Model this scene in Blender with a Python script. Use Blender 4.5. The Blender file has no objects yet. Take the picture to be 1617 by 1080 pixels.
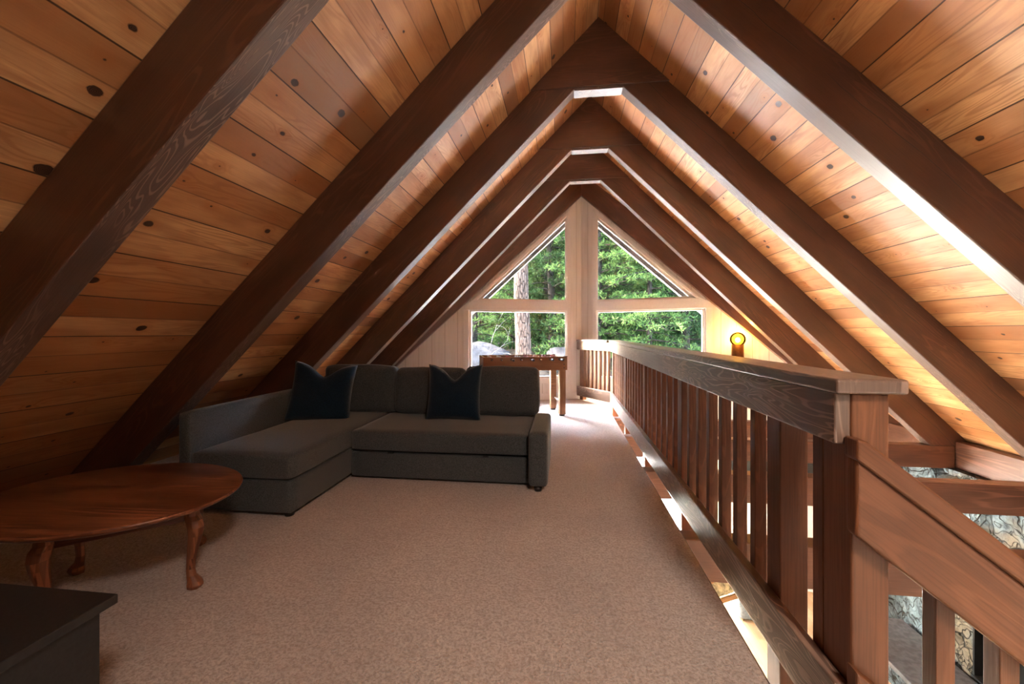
import bpy, bmesh, math, random
from mathutils import Vector, Matrix, noise
random.seed(7)
C = bpy.context.scene.collection
PI = math.pi
# ---------------------------------------------------------------- camera
scn = bpy.context.scene
cam_d = bpy.data.cameras.new('camera'); cam = bpy.data.objects.new('camera', cam_d); C.objects.link(cam)
cam_d.sensor_width = 36; cam_d.lens = 651.4 / 1617 * 36; cam_d.shift_y = (524.9 - 540) / 1617
cam_d.clip_start = .02; cam_d.clip_end = 400
CX, CH = -.3155, 1.21
cam.location = (CX, 0, CH); cam.rotation_euler = (PI / 2, 0, .1251)
scn.camera = cam
# ---------------------------------------------------------------- light and exposure
vs = scn.view_settings
vs.view_transform = 'Standard'; vs.look = 'None'; vs.gamma = 1; vs.use_curve_mapping = False
vs.exposure = 1.85
LOWER_E = 680          # added fill lamps outside the lower room's windows
STAIR_FILL_E = 14           # added warm fill over the stairs, no fixture
SUN_DIR = Vector((-.80, .26, .62)).normalized()          # towards the sun
sd = bpy.data.lights.new('sun', 'SUN'); sd.energy = 72; sd.angle = math.radians(1.2); sd.color = (1, .93, .84)
sun = bpy.data.objects.new('sun', sd); C.objects.link(sun)
sun.rotation_euler = SUN_DIR.to_track_quat('Z', 'Y').to_euler()
w = bpy.data.worlds.new('sky'); scn.world = w; w.use_nodes = True
wn = w.node_tree.nodes; wl = w.node_tree.links
sky = wn.new('ShaderNodeTexSky'); sky.sky_type = 'NISHITA'; sky.sun_disc = False
sky.sun_elevation = math.asin(SUN_DIR.z); sky.sun_rotation = math.atan2(SUN_DIR.x, SUN_DIR.y)
sky.air_density = 1.2; sky.dust_density = 2.5
wl.new(sky.outputs[0], wn['Background'].inputs[0]); wn['Background'].inputs[1].default_value = 8.5

# ---------------------------------------------------------------- dimensions
HI, HC, ZB = 3.69, 4.11, 3.47          # inner rafter edge, ceiling, collar block underside, at the ridge line
FY = [1.355, 2.622, 3.879, 5.146, 6.21]
TH = .13
YC, Q = 7.66, .3668                     # prow wall: y = YC - Q*|x|
ZL = -2.55                              # lower floor
YB = -1.7                               # back wall
def prow(x): return YC - Q * abs(x)

# ---------------------------------------------------------------- node helpers
class NT:
    def __init__(s, name, rough=.6, spec=.5):
        s.m = bpy.data.materials.new(name); s.m.use_nodes = True
        s.t = s.m.node_tree; s.n = s.t.nodes; s.b = s.n['Principled BSDF']
        s.b.inputs['Roughness'].default_value = rough
        s.b.inputs['Specular IOR Level'].default_value = spec
    def put(s, sock, v):
        if isinstance(v, (int, float, tuple, list)):
            if sock.type == 'RGBA' and not isinstance(v, (int, float)) and len(v) == 3: v = (*v, 1)
            if sock.type == 'VECTOR' and isinstance(v, (int, float)): v = (v, v, v)
            sock.default_value = v
        else: s.t.links.new(v, sock)
    def M(s, op, a, b=0, c=0, clamp=False):
        k = s.n.new('ShaderNodeMath'); k.operation = op; k.use_clamp = clamp
        s.put(k.inputs[0], a); s.put(k.inputs[1], b); s.put(k.inputs[2], c); return k.outputs[0]
    def xyz(s, x, y, z=0):
        k = s.n.new('ShaderNodeCombineXYZ'); s.put(k.inputs[0], x); s.put(k.inputs[1], y); s.put(k.inputs[2], z); return k.outputs[0]
    def sep(s, v):
        k = s.n.new('ShaderNodeSeparateXYZ'); s.put(k.inputs[0], v); return k.outputs
    def uv(s): return s.sep(s.n.new('ShaderNodeTexCoord').outputs['UV'])
    def obj(s): return s.n.new('ShaderNodeTexCoord').outputs['Object']
    def wn(s, v):
        k = s.n.new('ShaderNodeTexWhiteNoise'); k.noise_dimensions = '3D'; s.put(k.inputs['Vector'], v); return k.outputs
    def noise(s, v, scale=1, det=3, rough=.5, dist=0):
        k = s.n.new('ShaderNodeTexNoise'); s.put(k.inputs['Vector'], v); k.inputs['Scale'].default_value = scale
        k.inputs['Detail'].default_value = det; k.inputs['Roughness'].default_value = rough; k.inputs['Distortion'].default_value = dist
        return k.outputs[0]
    def smooth(s, v, a, b, x=0., y=1.):
        k = s.n.new('ShaderNodeMapRange'); k.interpolation_type = 'SMOOTHSTEP'
        s.put(k.inputs[0], v); k.inputs[1].default_value = a; k.inputs[2].default_value = b; k.inputs[3].default_value = x; k.inputs[4].default_value = y
        return k.outputs[0]
    def mix(s, f, a, b, mode='MIX'):
        k = s.n.new('ShaderNodeMix'); k.data_type = 'RGBA'; k.blend_type = mode
        s.put(k.inputs[0], f); s.put(k.inputs[6], a); s.put(k.inputs[7], b); return k.outputs[2]
    def ramp(s, f, stops):
        k = s.n.new('ShaderNodeValToRGB'); s.put(k.inputs[0], f); e = k.color_ramp.elements
        e[0].position, e[0].color = stops[0][0], (*stops[0][1], 1); e[1].position, e[1].color = stops[-1][0], (*stops[-1][1], 1)
        for p, c in stops[1:-1]:
            q = e.new(p); q.color = (*c, 1)
        return k.outputs[0]
    def bump(s, h, strength=.3, dist=.01):
        k = s.n.new('ShaderNodeBump'); s.put(k.inputs['Height'], h); k.inputs['Strength'].default_value = strength
        k.inputs['Distance'].default_value = dist; s.t.links.new(k.outputs[0], s.b.inputs['Normal'])
    def col(s, c): s.put(s.b.inputs['Base Color'], c)

def mat_pine():
    s = NT('pine_boards', .45, .42); PW = .147
    u, v, _ = s.uv()
    vi = s.M('DIVIDE', v, PW); idx = s.M('FLOOR', vi); fv = s.M('FRACT', vi)
    bay = s.M('FLOOR', s.M('DIVIDE', s.M('SUBTRACT', u, .12), 1.2655))
    r = s.wn(s.xyz(idx, bay, 3)); r1 = r[0]
    rc = s.sep(r[1])
    cu = s.M('ADD', s.M('DIVIDE', u, .46), s.M('MULTIPLY', r1, 7)); ci = s.M('FLOOR', cu)
    k = s.wn(s.xyz(ci, idx, 9)); kc = s.sep(k[1])
    lx = s.M('MULTIPLY', s.M('SUBTRACT', s.M('SUBTRACT', s.M('FRACT', cu), .5), s.M('MULTIPLY', s.M('SUBTRACT', kc[0], .5), .7)), .46)
    ly = s.M('MULTIPLY', s.M('SUBTRACT', s.M('SUBTRACT', fv, .5), s.M('MULTIPLY', s.M('SUBTRACT', kc[1], .5), .68)), PW)
    lx2 = s.M('MULTIPLY', lx, .75)
    d = s.M('SQRT', s.M('ADD', s.M('MULTIPLY', lx2, lx2), s.M('MULTIPLY', ly, ly)))
    d = s.M('ADD', d, s.M('MULTIPLY', s.M('SUBTRACT', s.noise(s.xyz(u, v, 0), 60, 2), .5), .008))
    present = s.M('GREATER_THAN', k[0], .56)
    rad = s.M('ADD', .003, s.M('MULTIPLY', s.M('POWER', kc[2], 3.0), .021))
    core = s.M('MULTIPLY', present, s.smooth(s.M('SUBTRACT', d, rad), .003, -.002))
    halo = s.M('MULTIPLY', present, s.M('POWER', 2.718, s.M('MULTIPLY', s.M('MULTIPLY', d, d), -700.)))
    # grain
    gn = s.noise(s.xyz(s.M('ADD', s.M('MULTIPLY', u, .9), s.M('MULTIPLY', r1, 40)), s.M('MULTIPLY', v, 8), s.M('MULTIPLY', rc[0], 20)), 1, 2, .5, .3)
    gn = s.M('ADD', gn, s.M('MULTIPLY', halo, .12))
    rings = s.M('SINE', s.M('MULTIPLY', gn, 95))
    rings = s.smooth(rings, -.2, 1.0)
    vis = s.smooth(s.noise(s.xyz(s.M('MULTIPLY', u, 1.3), s.M('MULTIPLY', v, 6), s.M('MULTIPLY', r1, 30)), 1, 2), .42, .62)
    rings = s.M('MULTIPLY', rings, vis)
    fine = s.noise(s.xyz(s.M('MULTIPLY', u, 5), s.M('MULTIPLY', v, 260), r1), 1, 3)
    blot = s.noise(s.xyz(s.M('MULTIPLY', u, 2.2), s.M('MULTIPLY', v, 9), s.M('MULTIPLY', r1, 30)), 1, 3)
    c = s.ramp(r1, [(0, (.36, .150, .058)), (.25, (.58, .29, .125)), (.55, (.76, .44, .215)), (.8, (.52, .24, .095)), (1, (.26, .125, .060))])
    c = s.mix(s.smooth(blot, .35, .7), c, s.mix(.6, c, (.33, .13, .048)))
    c = s.mix(s.M('MULTIPLY', rings, .42), c, (.30, .10, .03))
    c = s.mix(s.M('MULTIPLY', s.smooth(fine, .4, .7), .22), c, (.34, .14, .05))
    c = s.mix(s.M('MULTIPLY', halo, .5), c, (.42, .14, .035))
    c = s.mix(core, c, s.mix(s.smooth(s.M('SINE', s.M('MULTIPLY', d, 1400)), -.2, .9), (.035, .015, .009), (.10, .042, .022)))
    e = s.M('ABSOLUTE', s.M('SUBTRACT', fv, .5))
    odd = s.M('MODULO', s.M('ABSOLUTE', idx), 2)
    # the joint above board n belongs to n: strong and weak joints alternate
    g = s.smooth(e, .468, .487)
    wk = s.M('ADD', .45, s.M('MULTIPLY', .55, s.M('ABSOLUTE', s.M('SUBTRACT', odd, s.M('LESS_THAN', fv, .5)))))
    g = s.M('MULTIPLY', g, wk)
    c = s.mix(s.M('MULTIPLY', g, .93), c, (.035, .014, .008))
    s.col(c)
    s.put(s.b.inputs['Roughness'], s.M('ADD', .38, s.M('MULTIPLY', blot, .2)))
    h = s.M('SUBTRACT', s.M('MULTIPLY', fine, .05), s.M('MULTIPLY', g, 1.0))
    h = s.M('ADD', h, s.M('MULTIPLY', s.M('MULTIPLY', core, -.3), 1))
    s.bump(h, .5, .006)
    return s.m

def mat_stain(name, dark, light, rough=.5, crack=0., figure=.3, spec=.5, coat=0., ring=80, gv=7, gu=.8, vr=(.45, .62)):
    """stained timber, grain along UV u"""
    s = NT(name, rough, spec); s.b.inputs["Coat Weight"].default_value = coat; s.b.inputs["Coat Roughness"].default_value = .28
    u, v, _ = s.uv()
    gn = s.noise(s.xyz(s.M('MULTIPLY', u, gu), s.M('MULTIPLY', v, gv), 0), 1, 2, .5, .5)
    rings = s.smooth(s.M('SINE', s.M('MULTIPLY', gn, ring)), .35, 1.)
    vis = s.smooth(s.noise(s.xyz(s.M('MULTIPLY', u, .7), s.M('MULTIPLY', v, 3), 5), 1, 2), *vr)
    fine = s.noise(s.xyz(s.M('MULTIPLY', u, 4), s.M('MULTIPLY', v, 170), 0), 1, 3)
    blot = s.noise(s.xyz(s.M('MULTIPLY', u, 1.6), s.M('MULTIPLY', v, 5), 2), 1, 3)
    c = s.mix(s.smooth(blot, .3, .72), dark, light)
    c = s.mix(s.M('MULTIPLY', s.smooth(fine, .42, .68), .3), c, tuple(x * .55 for x in dark))
    rv = s.M('MULTIPLY', rings, vis)
    c = s.mix(s.M('MULTIPLY', rv, figure), c, tuple(min(1, x * 2.2 + .02) for x in light))
    h = s.M('ADD', s.M('MULTIPLY', fine, .35), s.M('MULTIPLY', rv, .5))
    if crack:
        wob = s.M('MULTIPLY', s.M('SUBTRACT', s.noise(s.xyz(s.M('MULTIPLY', u, 1.7), 0, 4), 1, 3), .5), .09)
        e = s.M('ABSOLUTE', s.M('SUBTRACT', s.M('SUBTRACT', v, crack), wob))
        on = s.smooth(s.noise(s.xyz(s.M('MULTIPLY', u, 1.1), 7, 1), 1, 2), .42, .5)
        ck = s.M('MULTIPLY', on, s.smooth(e, .0035, .001))
        c = s.mix(s.M('MULTIPLY', ck, .85), c, (.008, .004, .003)); h = s.M('SUBTRACT', h, s.M('MULTIPLY', ck, 3))
    s.col(c)
    s.put(s.b.inputs['Roughness'], s.M('ADD', rough - .08, s.M('MULTIPLY', fine, .2)))
    s.bump(h, .35, .003)
    return s.m

def mat_plain(name, c, rough=.5, spec=.5, metal=0, nz=0., scale=40, bump=.15):
    s = NT(name, rough, spec); s.b.inputs['Metallic'].default_value = metal
    n = s.noise(s.obj(), scale, 3)
    s.col(s.mix(s.smooth(n, .3, .7), tuple(x * (1 - nz) for x in c), tuple(min(1, x * (1 + nz)) for x in c)))
    if bump: s.bump(n, bump, .002)
    return s.m

def mat_carpet():
    s = NT('carpet_pile', .95, .15); P = s.obj()
    n1 = s.noise(P, 85, 3, .65); n2 = s.noise(P, 34, 3, .6, .6); n3 = s.noise(P, 1.6, 3)
    c = s.mix(s.smooth(n3, .35, .65), (.51, .415, .375), (.59, .49, .44))
    c = s.mix(s.M('MULTIPLY', s.smooth(n1, .58, .38), .62), c, (.26, .18, .14))
    c = s.mix(s.M('MULTIPLY', s.smooth(n2, .56, .38), .35), c, (.30, .21, .165))
    s.col(c)
    s.b.inputs['Sheen Weight'].default_value = .3
    s.bump(s.M('ADD', n1, s.M('MULTIPLY', n2, 1.2)), .9, .012)
    return s.m

def mat_fabric(name, c, sheen=.3, wscale=420):
    s = NT(name, .9, .2); P = s.obj(); x, y, z = s.sep(P)
    a = s.M('SINE', s.M('MULTIPLY', s.M('ADD', x, s.M('MULTIPLY', y, .7)), wscale * 2)); b = s.M('SINE', s.M('MULTIPLY', s.M('ADD', z, s.M('MULTIPLY', y, .7)), wscale * 2))
    wv = s.M('MULTIPLY', a, b)
    n = s.noise(P, 160, 3, .6)
    s.col(s.mix(s.smooth(s.M('ADD', n, s.M('MULTIPLY', wv, .08)), .35, .65), tuple(v * .62 for v in c), tuple(v * 1.35 for v in c)))
    s.b.inputs['Sheen Weight'].default_value = sheen; s.b.inputs['Sheen Roughness'].default_value = .4
    s.bump(s.M('ADD', n, s.M('MULTIPLY', wv, .3)), .5, .003)
    return s.m

def mat_panel():
    s = NT('cream_wall_panels', .6, .3); x, y, z = s.sep(s.obj())
    f = s.M('ABSOLUTE', s.M('SUBTRACT', s.M('FRACT', s.M('DIVIDE', s.M('ADD', x, 40.08), .203)), .5))
    g = s.smooth(f, .478, .49)
    n = s.noise(s.xyz(s.M('MULTIPLY', x, 30), y, s.M('MULTIPLY', z, 2)), 1, 3)
    c = s.mix(s.smooth(n, .3, .7), (.70, .68, .64), (.76, .74, .71))
    s.col(s.mix(s.M('MULTIPLY', g, .6), c, (.30, .26, .22)))
    s.bump(s.M('MULTIPLY', g, -1), .5, .006)
    return s.m

def mat_stone():
    s = NT('fireplace_stone', .75, .4); P = s.obj()
    w_ = s.noise(P, 2.2, 3); 
    v = s.n.new('ShaderNodeTexVoronoi'); v.feature = 'DISTANCE_TO_EDGE'; v.inputs['Scale'].default_value = 3.4
    k = s.n.new('ShaderNodeVectorMath'); k.operation = 'ADD'; s.put(k.inputs[0], P)
    s.put(k.inputs[1], s.xyz(s.M('MULTIPLY', w_, .9), s.M('MULTIPLY', w_, 1.3), s.M('MULTIPLY', w_, -1.1))); s.t.links.new(k.outputs[0], v.inputs['Vector'])
    v2 = s.n.new('ShaderNodeTexVoronoi'); v2.feature = 'DISTANCE_TO_EDGE'; v2.inputs['Scale'].default_value = 7; s.t.links.new(k.outputs[0], v2.inputs['Vector'])
    n = s.noise(P, 9, 5, .65); n2 = s.noise(P, 2.0, 2)
    c = s.ramp(n, [(.3, (.032, .042, .050)), (.5, (.105, .145, .165)), (.7, (.20, .26, .285))])
    c = s.mix(s.smooth(n2, .5, .66), c, (.16, .13, .09))
    j = s.smooth(v.outputs[0], .035, .008); j2 = s.M('MULTIPLY', s.smooth(v2.outputs[0], .04, .01), .7)
    j = s.M('MAXIMUM', j, j2)
    s.col(s.mix(j, c, (.02, .018, .015)))
    s.bump(s.M('SUBTRACT', n, s.M('MULTIPLY', j, 1.5)), .9, .03)
    return s.m

def mat_floorboards():
    s = NT('light_floor_boards', .3, .5); u, v, _ = s.uv()
    vi = s.M('DIVIDE', v, .12); r = s.wn(s.xyz(s.M('FLOOR', vi), 1, 1))[0]
    n = s.noise(s.xyz(s.M('MULTIPLY', u, 2), s.M('MULTIPLY', v, 30), r), 1, 3)
    e = s.smooth(s.M('ABSOLUTE', s.M('SUBTRACT', s.M('FRACT', vi), .5)), .485, .495)
    c = s.mix(r, (.62, .42, .25), (.74, .55, .36)); c = s.mix(s.M('MULTIPLY', n, .4), c, (.45, .27, .14))
    s.col(s.mix(s.M('MULTIPLY', e, .6), c, (.15, .08, .04))); return s.m

def mat_foliage(name, a, b):
    s = NT(name, .9, .02)
    n = s.noise(s.obj(), 3.0, 3); r = s.n.new('ShaderNodeObjectInfo').outputs['Random']
    c = s.mix(s.smooth(n, .35, .65), a, b)
    s.col(c)
    tr = s.n.new('ShaderNodeBsdfTranslucent'); s.put(tr.inputs[0], c)
    mx = s.n.new('ShaderNodeMixShader'); mx.inputs[0].default_value = .3
    s.t.links.new(s.b.outputs[0], mx.inputs[1]); s.t.links.new(tr.outputs[0], mx.inputs[2])
    s.t.links.new(mx.outputs[0], s.n['Material Output'].inputs[0])
    return s.m

def mat_bark(name, a, b):
    s = NT(name, .95, .02); x, y, z = s.sep(s.obj())
    v = s.n.new('ShaderNodeTexVoronoi'); v.feature = 'DISTANCE_TO_EDGE'; v.inputs['Scale'].default_value = 1
    s.put(v.inputs['Vector'], s.xyz(s.M('MULTIPLY', x, 14), s.M('MULTIPLY', y, 14), s.M('MULTIPLY', z, 3)))
    n = s.noise(s.obj(), 9, 4)
    c = s.mix(s.smooth(n, .35, .65), a, b); c = s.mix(s.smooth(v.outputs[0], .12, .02), c, tuple(q * .25 for q in a))
    s.col(c); s.bump(s.M('MINIMUM', v.outputs[0], .2), 1, .05); return s.m

def mat_glass(name='window_glass', c=(.97, .99, .98)):
    s = NT(name); s.n.remove(s.b)
    t = s.n.new('ShaderNodeBsdfTransparent'); t.inputs[0].default_value = (*c, 1)
    g = s.n.new('ShaderNodeBsdfGlossy'); g.inputs['Roughness'].default_value = .02
    f = s.n.new('ShaderNodeFresnel'); f.inputs[0].default_value = 1.35
    m = s.n.new('ShaderNodeMixShader'); s.t.links.new(f.outputs[0], m.inputs[0]); s.t.links.new(t.outputs[0], m.inputs[1]); s.t.links.new(g.outputs[0], m.inputs[2])
    s.t.links.new(m.outputs[0], s.n['Material Output'].inputs[0]); return s.m

def mat_emit(name, c, e):
    s = NT(name); s.col(c); s.put(s.b.inputs['Emission Color'], c); s.b.inputs['Emission Strength'].default_value = e; return s.m

M = dict(
    pine=mat_pine(),
    rafter=mat_stain('dark_stained_timber', (.062, .022, .013), (.125, .045, .024), .42, crack=.17, figure=.25, spec=.7, coat=.6),
    stain=mat_stain('brown_stained_rail', (.105, .036, .0145), (.195, .073, .030), .48, figure=.12, spec=.35, coat=.04),
    tie=mat_stain('brown_tie_timber', (.10, .040, .022), (.18, .075, .042), .5, figure=.3),
    oak=mat_stain('foosball_oak', (.20, .085, .035), (.30, .14, .06), .45, figure=.3),
    rail=mat_stain('sheen_grey_rail_board', (.10, .055, .040), (.17, .105, .078), .36, figure=.65, spec=.6, coat=.3, ring=120, gv=9, gu=1.5, vr=(.36, .5)),  # grey sheen painted into the base colour, with lighter grain lines
    brushed_sheen=mat_stain('brushed_sheen_underside', (.075, .040, .030), (.125, .075, .058), .5, figure=.65, spec=.6, coat=.22, ring=170, gv=12, gu=1.5, vr=(.40, .55)),  # undersides greyer than the rafters: window sheen painted in, with brushed grain lines
    table=mat_stain('polished_red_brown_wood', (.075, .020, .009), (.27, .095, .040), .30, figure=.35, spec=.6),
    chairwood=mat_stain('honey_chair_wood', (.30, .15, .06), (.42, .23, .10), .4),
    carpet=mat_carpet(),
    grey=mat_fabric('charcoal_grey_fabric', (.068, .074, .077)),
    navy=mat_fabric('navy_velvet', (.006, .018, .034), .3, 700),
    panel=mat_panel(),
    white=mat_plain('white_window_paint', (.74, .72, .69), .45, nz=.03, bump=.03),
    stone=mat_stone(),
    floor2=mat_floorboards(),
    slab=mat_plain('dark_slate_slab', (.10, .10, .11), .5, nz=.3, scale=20),
    black=mat_plain('black_metal', (.012, .012, .012), .4, nz=.2),
    cab=mat_plain('black_painted_cabinet', (.012, .013, .014), .5, nz=.25, scale=90, bump=.1),
    chrome=mat_plain('polished_steel', (.6, .6, .6), .25, metal=1, nz=.05, bump=0),
    bronze=mat_plain('bronze_sconce_metal', (.20, .10, .055), .3, metal=1, nz=.1, bump=0),
    plastic=mat_plain('black_plastic', (.02, .02, .02), .45, nz=.1, bump=0),
    green=mat_plain('green_playfield', (.03, .16, .06), .5, nz=.1, bump=0),
    redp=mat_plain('red_player_plastic', (.35, .02, .02), .4, nz=0, bump=0),
    bluep=mat_plain('pale_player_plastic', (.5, .5, .5), .4, nz=0, bump=0),
    roofing=mat_plain('dark_roof_edge', (.035, .024, .02), .8, nz=.3),
    soil=mat_plain('pale_granite_ground', (.0065, .0052, .0042), .95, .02, nz=.5, scale=2.5, bump=.6),
    bounce_court=mat_plain('pale_bounce_gravel', (.62, .58, .53), .95, .05, nz=.15, scale=6),  # unseen pale ground, added to bounce sunlight up to the ceiling
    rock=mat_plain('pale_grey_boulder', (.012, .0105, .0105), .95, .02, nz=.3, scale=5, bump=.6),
    rust=mat_plain('orange_brown_litter', (.40, .16, .07), .9, nz=.4, scale=9),
    hill=mat_foliage('forest_undergrowth', (.002, .005, .0014), (.005, .010, .0035)),
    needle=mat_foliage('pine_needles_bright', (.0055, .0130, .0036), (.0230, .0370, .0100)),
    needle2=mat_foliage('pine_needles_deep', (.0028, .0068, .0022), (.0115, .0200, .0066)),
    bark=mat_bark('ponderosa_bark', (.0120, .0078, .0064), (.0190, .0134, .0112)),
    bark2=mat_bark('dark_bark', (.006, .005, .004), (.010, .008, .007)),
    twig=mat_plain('bleached_twig', (.030, .027, .025), .95, .02),
    glass=mat_glass(),
    amber=mat_glass('amber_glass', (1.0, .74, .25)),
    bulb=mat_emit('glowing_bulb', (1.0, .62, .25), 22),
    floral=mat_plain('floral_print_fabric', (.50, .45, .28), .85, nz=.6, scale=14),
    bluegrey=mat_plain('blue_grey_cloth', (.22, .27, .32), .85, nz=.2),
    deck=mat_stain('outdoor_deck_boards', (.62, .54, .46), (.74, .67, .60), .7),  # boards made very pale so sunlight bounces up into the loft
)

# ---------------------------------------------------------------- mesh helpers
class MB:
    def __init__(s): s.v = []; s.f = []; s.L = []; s.sm = []
    def add(s, vs_, fs, L=(1, 0, 0), smooth=False):
        o = len(s.v); s.v += [Vector(p) for p in vs_]; L = Vector(L).normalized()
        for f in fs: s.f.append([o + i for i in f]); s.L.append(L); s.sm.append(smooth)
        return s
    def box(s, a, b, L=None):
        x0, y0, z0 = [min(a[i], b[i]) for i in range(3)]; x1, y1, z1 = [max(a[i], b[i]) for i in range(3)]
        if L is None:
            d = (x1 - x0, y1 - y0, z1 - z0); L = [0, 0, 0]; L[d.index(max(d))] = 1
        v = [(x0, y0, z0), (x1, y0, z0), (x1, y1, z0), (x0, y1, z0), (x0, y0, z1), (x1, y0, z1), (x1, y1, z1), (x0, y1, z1)]
        return s.add(v, [(0, 3, 2, 1), (4, 5, 6, 7), (0, 1, 5, 4), (1, 2, 6, 5), (2, 3, 7, 6), (3, 0, 4, 7)], L)
    def prism(s, poly, fy0, fy1, L=(1, 0, 0)):
        """polygon in (x,z), front y = fy0(x), back y = fy1(x)"""
        if not callable(fy0): a = fy0; fy0 = lambda x: a
        if not callable(fy1): b = fy1; fy1 = lambda x: b
        area = sum(poly[i][0] * poly[(i + 1) % len(poly)][1] - poly[(i + 1) % len(poly)][0] * poly[i][1] for i in range(len(poly)))
        if area < 0: poly = poly[::-1]
        n = len(poly); v = [(x, fy0(x), z) for x, z in poly] + [(x, fy1(x), z) for x, z in poly]
        fs = [tuple(range(n)), tuple(range(2 * n - 1, n - 1, -1))] + [(i, i + n, (i + 1) % n + n, (i + 1) % n) for i in range(n)]
        return s.add(v, fs, L)
    def beam(s, p0, p1, w_, h_, up=(0, 0, 1)):
        p0 = Vector(p0); p1 = Vector(p1); d = (p1 - p0).normalized(); u = Vector(up); u = (u - d * u.dot(d)).normalized(); r = d.cross(u)
        v = []
        for p in (p0, p1):
            for a, b in ((-1, -1), (1, -1), (1, 1), (-1, 1)): v.append(p + r * a * w_ / 2 + u * b * h_ / 2)
        return s.add(v, [(0, 1, 2, 3), (7, 6, 5, 4), (0, 4, 5, 1), (1, 5, 6, 2), (2, 6, 7, 3), (3, 7, 4, 0)], d)
    def tube(s, pts, rad, n=10, cap=True):
        pts = [Vector(p) for p in pts]; rr = rad if isinstance(rad, (list, tuple)) else [rad] * len(pts)
        v = []; 
        for i, p in enumerate(pts):
            d = (pts[min(i + 1, len(pts) - 1)] - pts[max(i - 1, 0)]).normalized()
            a = Vector((0, 0, 1)) if abs(d.z) < .9 else Vector((1, 0, 0))
            x = d.cross(a).normalized(); y = d.cross(x)
            for k in range(n):
                t = 2 * PI * k / n; v.append(p + (x * math.cos(t) + y * math.sin(t)) * rr[i])
        fs = [(i * n + k, i * n + (k + 1) % n, (i + 1) * n + (k + 1) % n, (i + 1) * n + k) for i in range(len(pts) - 1) for k in range(n)]
        s.add(v, fs, pts[-1] - pts[0], True)
        if cap:
            o = len(s.v) - len(v)
            for base in (0, (len(pts) - 1) * n):
                s.f.append([o + base + k for k in range(n)]); s.L.append(Vector((1, 0, 0))); s.sm.append(False)
        return s
    def lathe(s, prof, c=(0, 0, 0), n=24, sx=1, sy=1, L=(1, 0, 0)):
        v = [(c[0] + r * math.cos(2 * PI * k / n) * sx, c[1] + r * math.sin(2 * PI * k / n) * sy, c[2] + z) for r, z in prof for k in range(n)]
        fs = [(i * n + k, i * n + (k + 1) % n, (i + 1) * n + (k + 1) % n, (i + 1) * n + k) for i in range(len(prof) - 1) for k in range(n)]
        return s.add(v, fs, L, True)
    def soft(s, c, half, r, puff=(0, 0, 0), n=12, wr=0., seed=0):
        """rounded, slightly puffed cushion block"""
        c = Vector(c); H = Vector(half)
        ts = [-1 + 2 * i / n for i in range(n + 1)]
        ts = [math.copysign(abs(t) ** .7, t) for t in ts]
        idx = {}; v = []; fs = []
        def P(i, j, k):
            key = (i, j, k)
            if key in idx: return idx[key]
            p = Vector((ts[i], ts[j], ts[k])); q = Vector([p[a] * H[a] for a in range(3)])
            core = Vector([max(-(H[a] - r), min(H[a] - r, q[a])) for a in range(3)])
            dd = q - core; q = core + (dd.normalized() * r if dd.length > 1e-6 else dd)
            for a in range(3):
                b, e = (a + 1) % 3, (a + 2) % 3
                if abs(p[a]) > .999: q[a] += math.copysign(puff[a] * (1 - p[b] ** 2) * (1 - p[e] ** 2), p[a])
            if wr:
                nv = noise.noise_vector((q + Vector((seed, seed * 2, 0))) * 5) * wr; q += nv
            idx[key] = len(v); v.append(c + q); return idx[key]
        for a in range(n):
            for b in range(n):
                for e in (0, n):
                    for fn in (lambda x, y: (e, x, y), lambda x, y: (x, e, y), lambda x, y: (x, y, e)):
                        fs.append([P(*fn(a, b)), P(*fn(a + 1, b)), P(*fn(a + 1, b + 1)), P(*fn(a, b + 1))])
        return s.add(v, fs, (1, 0, 0), True)
    def mesh(s, name, mat, org=(0, 0, 0), vo=0., uo=None):
        me = bpy.data.meshes.new(name); org = Vector(org)
        me.from_pydata([tuple(p - org) for p in s.v], [], s.f); me.materials.append(M[mat])
        bm = bmesh.new(); bm.from_mesh(me); bmesh.ops.recalc_face_normals(bm, faces=bm.faces)
        uvl = bm.loops.layers.uv.new('uv'); uo = random.uniform(0, 30) if uo is None else uo
        for i, f in enumerate(bm.faces):
            L = s.L[i]; N = f.normal
            if abs(L.dot(N)) > .9:
                a = Vector((0, 0, 1)) if abs(N.z) < .9 else Vector((1, 0, 0)); a = (a - N * a.dot(N)).normalized()
            else: a = (L - N * L.dot(N)).normalized()
            b = N.cross(a)
            if (b.x + b.y * .3 + b.z * .6) < 0: b = -b
            for lp in f.loops:
                p = lp.vert.co + org; lp[uvl].uv = (p.dot(a) + uo, p.dot(b) + vo)
            f.smooth = s.sm[i]
        bm.to_mesh(me); bm.free(); return me
    def obj(s, name, mat, parent=None, bevel=0, seg=2, sub=0, vo=0., uo=None, org=None):
        if org is None: org = parent_origin(parent) if parent else Vector((0, 0, 0))
        o = bpy.data.objects.new(name, s.mesh(name, mat, org, vo, uo)); C.objects.link(o)
        if parent: o.parent = parent
        if parent is None: o.location = org
        elif (Vector(org) - parent_origin(parent)).length > 1e-6: o.location = Vector(org) - parent_origin(parent)
        if bevel:
            m = o.modifiers.new('bevel', 'BEVEL'); m.width = bevel; m.segments = seg; m.limit_method = 'ANGLE'; m.angle_limit = .6
        if sub:
            m = o.modifiers.new('sub', 'SUBSURF'); m.levels = sub; m.render_levels = sub
        return o
def parent_origin(o):
    v = Vector((0, 0, 0))
    while o: v += Vector(o.location); o = o.parent
    return v
def thing(name, label, cat, loc=(0, 0, 0), group=None):
    o = bpy.data.objects.new(name, None); C.objects.link(o); o.location = loc; o.empty_display_size = .1
    o['label'] = label; o['category'] = cat
    if group: o['group'] = group
    return o
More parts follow.
